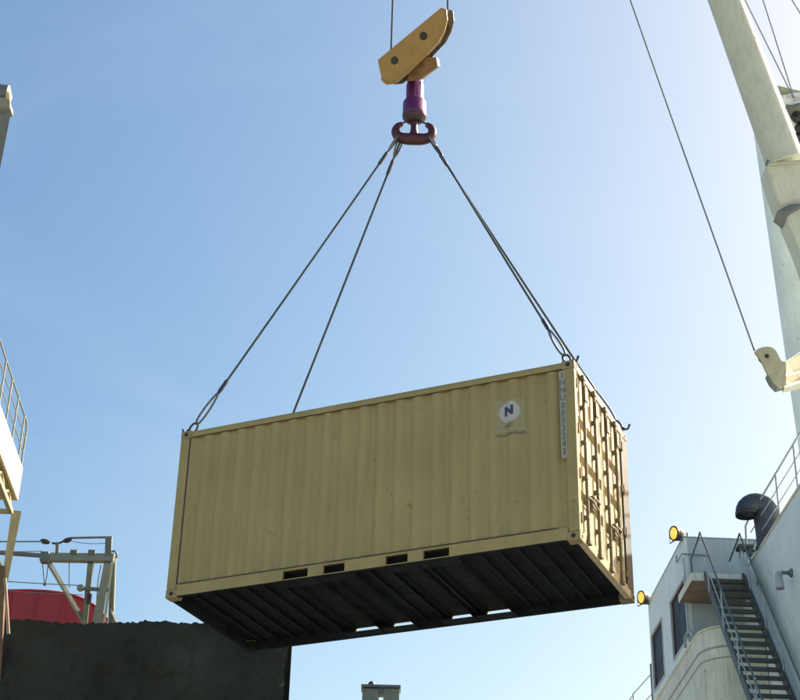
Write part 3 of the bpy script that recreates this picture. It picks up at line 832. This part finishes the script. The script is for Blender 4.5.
mb.beam(LPd(-.12, .04, pl_z-hgt-.30), LPd(-2.3, .04, pl_z-hgt-.30), .08, .10)
mb.build('under_truss', M_yshade, lp)
for off in (-.03, -2.35):
    for hh_, rr_ in ((1.12, .022), (.75, .014), (.38, .014)):
        MB().tube([LPd(off, 7, pl_z+hh_), LPd(off, .35, pl_z+hh_), LPd(off, .12, pl_z+hh_-.12), LPd(off, .10, pl_z)] if hh_ > 1 else [LPd(off, 7, pl_z+hh_), LPd(off, .12, pl_z+hh_)], rr_, 8).build('rail', M_green, lp)
    for b in (.55, 1.5, 2.4, 3.3, 4.4, 5.5, 6.6):
        MB().cyl(LPd(off, b, pl_z-.02), LPd(off, b, pl_z+1.12), .02, 8).build('post', M_green, lp)
MB().beam(P(16.5, 511, 38.6), P(4.5, 582, 38.2), .22, .22, w2=.14, h2=.14).build('strut', M_yshade, lp)
MB().beam(P(3, 566, 38.2), P(-12, 900, 38.0), .15, .15).build('column', M_rustpole, lp)
MB().beam(P(-14, 515, 38.6), P(4, 585, 38.2), .10, .10).build('brace', M_yshade, lp)
a = P(5.0, 578, 37.9); b = P(8.5, 634, 37.6)
MB().tube([a, b], .04, 10).build('pole', M_polelt, lp)

# --- arm head at upper left
jh = thing('jib_head', 'grey rounded jib head with a slanting strut at upper left edge', 'crane jib', P(-40, 100, 34))
MB().tube([P(-60, 95, 34.5), P(-2, 95, 34), P(9, 95.5, 34)], [.24, .24, .22], 20).build('drum', M_greendk, jh)
MB().prism([P(-60, 97, 33.75), P(8, 97, 33.7), P(10.2, 101, 33.7), P(9.8, 107, 33.7), P(-60, 107, 33.75)], FH*.35).build('beam', M_green, jh, bevel=.02)
MB().lathe([(.001,.04), (.07,.035), (.11,.01), (.12,-.05)], P(9.5, 97, 33.8), RH, 20).build('end_cap', M_ylite, jh)
MB().beam(P(7.5, 105, 33.9), P(-8, 185, 33.9), .19, .16).build('strut', M_greendk, jh)
MB().beam(P(11, 104, 33.95), P(-1, 170, 33.95), .03, .05).build('strut_lit_edge', M_ylite, jh)  # pale strip painted as the strut's sunlit side

# ------------------------------------------------------------------ dark wall, lower left
WT = 14.9
wa = HZ(0, 620, WT); wb = HZ(288, 620, WT)
wdir = (wb - wa).normalized(); wlen = (wb-wa).length; wn = V((-wdir.y, wdir.x, 0))
if wn.dot(FH) < 0: wn = -wn
mb = MB(); rw = random.Random(11)
NX, NZ = 260, 170
start = -9.0; tot = wlen - start
def fb(x, s, o):
    return sum(math.sin(x*f*s + o*ph)*am for f, ph, am in ((1, 1.3, .5), (2.3, 2.1, .3), (5.1, .7, .18), (9.7, 4.2, .10)))
tops = []
for i in range(NX+1):
    x = start + tot*i/NX
    step = 0 if x < wlen*.42 else (-.0)
    tops.append(WT-.05 + .03*fb(x, .35, 1) + rw.uniform(-.03, .03) + (rw.uniform(.02, .05) if rw.random() < .12 else 0))
for y_off, sgn in ((0, 1), (1.4, -1)):
    vs = []
    for i in range(NX+1):
        x = start + tot*i/NX
        for j in range(NZ+1):
            t = j/NZ
            z = tops[i]*t
            ex = (.05*fb(z, 3.0, 2) + rw.uniform(-.015, .015)) if i == NX else 0
            yy = y_off
            if sgn > 0:
                yy += .16*mnoise.fractal(V((x*.9, z*.9, 3.1)), .8, 2.1, 5) + .05*abs(mnoise.noise(V((x*3.2, z*3.0, 9))))
            p = wa + wdir*(x+ex - (2.6 if (sgn < 0 and i == NX) else 0)) + wn*yy
            vs.append((p.x, p.y, z))
    fs = [(i*(NZ+1)+j, (i+1)*(NZ+1)+j, (i+1)*(NZ+1)+j+1, i*(NZ+1)+j+1) for i in range(NX) for j in range(NZ)]
    o0 = len(mb.v); mb.add(vs, fs)
    if sgn < 0:
        n1 = NZ+1; A = 0; Bq = (NX+1)*n1
        ff = [(A+i*n1+NZ, A+(i+1)*n1+NZ, Bq+(i+1)*n1+NZ, Bq+i*n1+NZ) for i in range(NX)]
        ff += [(A+NX*n1+j, A+NX*n1+j+1, Bq+NX*n1+j+1, Bq+NX*n1+j) for j in range(NZ)]
        ff += [(A+j, A+j+1, Bq+j+1, Bq+j) for j in range(NZ)]
        mb.f += [list(f) for f in ff]; mb.sm += [False]*len(ff)
dw = mb.build('dark_wall', M_dark); tag(dw, 'massive near black weathered wall with ragged top edge at lower left', 'wall')

# ------------------------------------------------------------------ red hull behind it
RD = 47.0
edge = [(-120, 604), (-60, 595), (0, 591.3), (30, 591.0), (47, 591.8), (60, 593.4), (70, 595.2), (80, 598.4), (90, 603), (98, 609), (108, 620)]
pts = [P(x_, y_, RD) for x_, y_ in edge]
rh = thing('red_hull', 'dark red curved hull plating beyond the black wall behind the gantry', 'ship hull', V((pts[3].x, pts[3].y, 0)))
poly = pts + [V((pts[-1].x, pts[-1].y, 0)), V((pts[0].x, pts[0].y, 0))]
MB().prism(poly, FH*1.5 - RH*.9).build('plating', M_red, rh)
MB().tube([p + UP*.02 - FH*.02 for p in pts], .035, 8).build('edge_bead', M_red, rh)
for px, py in ((12, 591.2), (38, 591.5), (66, 594.4)):
    p = P(px, py, RD); MB().beam(V((p.x, p.y, 0))-FH*.01, p-FH*.01, .03, .02).build('plate_seam', M_red, rh)

# ------------------------------------------------------------------ grey-green gantry
GD = 43.5
ga = thing('deck_gantry', 'grey green steel gantry frame with sunlit leg edges painted pale above the dark wall', 'gantry', P(98, 640, GD))
g_ = lambda x, y, d=0: P(x, y, GD + d)
MB().beam(g_(41, 557.5), g_(114, 558.5), .22, .22).build('top_beam', M_green, ga, bevel=.02)
MB().cyl(g_(0, 552.5), g_(42, 555.5), .065, 10).build('pipe', M_greendk, ga)
MB().beam(g_(40.5, 557.8, -.03), g_(50, 557.9, -.03), .30, .29).build('beam_end', M_greendk, ga, bevel=.05)
for px in (74, 92):
    MB().cyl(g_(px-3.5, 552.5, -.02), g_(px+3.5, 552.8, -.02), .085, 12).build('roller', M_greendk, ga)
MB().beam(g_(49, 563), g_(96, 642), .10, .10).build('diagonal_brace', M_green, ga)
MB().beam(g_(90.5, 563), g_(83, 640), .15, .15).build('leg', M_green, ga)
MB().beam(g_(93.5, 563, .1), g_(87.5, 600, .1), .05, .05).build('leg_pipe', M_greenlt, ga)
MB().beam(g_(109, 537), g_(108, 566), .17, .17).build('head_post', M_greendk, ga)
MB().beam(g_(107.5, 563, -.1), g_(94, 640, -.4), .17, .17, w2=.24, h2=.24).build('leg', M_green, ga)
MB().beam(g_(112.5, 560, -.05), g_(104.0, 625, -.3), .07, .09).build('leg_lit_edge', M_greenlt, ga)  # pale strip painted as the sunlit edge of the leg
MB().beam(g_(113, 556, .2), g_(110, 640, .5), .12, .12).build('leg', M_greendk, ga)
MB().beam(g_(115.5, 556, .15), g_(112.5, 640, .45), .035, .06).build('leg_lit_edge', M_greenlt, ga)  # sunlit edge again painted as a pale strip
MB().tube([g_(110, 552), g_(114.5, 551), g_(117, 554), g_(116.5, 558)], .03, 8).build('head_loop', M_greendk, ga)
MB().beam(g_(110, 608, .3), g_(118, 628, .3), .07, .07).build('foot_prop', M_greendk, ga)
MB().cyl(g_(83, 588.5, -.2), g_(109, 590, -.2), .055, 10).build('cross_pipe', M_greendk, ga)
MB().sphere(g_(80.5, 588, -.2), .10).build('pipe_knob', M_green, ga)
MB().cyl(g_(57.5, 542), g_(57.0, 555), .05, 10).build('aerial_post', M_greendk, ga)
MB().beam(g_(70, 538), g_(112, 537.2), .035, .05).build('top_bar', M_greendk, ga)
MB().tube([g_(52, 543), g_(57.5, 544), g_(64, 541), g_(70, 538)], .03, 8).build('link', M_steel, ga)
for a_, b_ in (((40, 540.5), (50, 542.5)), ((63, 541.3), (72, 539.2))):
    p, q = g_(*a_), g_(*b_); mm = (p+q)/2
    MB().tube([p, p+(mm-p)*.5, mm, mm+(q-mm)*.5, q], [.03, .065, .075, .065, .03], 10).build('turnbuckle', M_steel, ga)
MB().tube([g_(42.5, 562), g_(43.5, 575), g_(44.5, 586)], .013, 6).tube([g_(48.5, 562), g_(47, 575), g_(44.8, 586)], .013, 6).sphere(g_(44.6, 584.5), .04, 8, 6).build('hanging_strop', M_steel, ga)
MB().tube([g_(69.2, 562), g_(69, 588)], .011, 6).build('hanging_line', M_steel, ga)
MB().tube([g_(101, 565, .1), g_(98, 580, .1), g_(96.5, 605, .1)], .013, 6).build('hanging_line', M_steel, ga)
MB().box((-.06, -.05, -.28), (.06, .05, .0), (RH, FH, UP), g_(89.8, 594, -.1)).build('control_box', M_steel, ga, bevel=.01)
for a_, b_, r, lb in (((-60, 540), (41, 541.5), .022, 'thick dark wire joining the turnbuckle above the left gantry'),
                      ((-60, 549), (42, 551.2), .012, 'thin wire just above the left gantry pipe'),
                      ((72, 541.5), (109, 543), .010, 'thin wire between turnbuckle and right post of the gantry'),
                      ((-60, 576.5), (80, 585.5), .014, 'thin wire crossing halfway up the left gantry legs'),
                      ((-60, 584), (83, 595), .010, 'thin sagging wire close above the red hull edge')):
    wire(g_(*a_, -.25), g_(*b_, -.25), r, lb, .04 if r < .013 else .02)

# ------------------------------------------------------------------ twin box mast head, bottom middle
tb = thing('twin_post_head', 'two grey posts joined by a cap with small dome lamp at bottom edge', 'post', V((*P(381, 700, 40).xy, 0)))
t_ = lambda x, y, d=0: P(x, y, 40 + d)
for xa, xb in ((362.5, 379), (383.5, 399.5)):
    p = t_((xa+xb)/2, 690); hw = (xb-xa)/2/PXM(40)
    MB().box((-hw, -hw, 0), (hw, hw, p.z-.02), (RH, FH, UP), V((p.x, p.y, 0))).build('post', M_greendk if False else M_green, tb, bevel=.01)
pa, pb_ = t_(381, 688), t_(381, 690)
MB().box((-.49, -.24, 0), (.49, .24, .07), (RH, FH, UP), V((pa.x, pa.y, pa.z-.055))).box((-.06, -.2, -.12), (.06, .2, 0), (RH, FH, UP), V((pa.x, pa.y, pa.z-.06))).build('cap_plate', M_greendk, tb, bevel=.01)
d_ = t_(371.5, 688)
MB().lathe([(.09,0), (.095,.05), (.08,.11), (.04,.145), (.001,.15)], V((d_.x, d_.y, pa.z+.015)), n=18).build('dome_lamp', M_vent, tb)
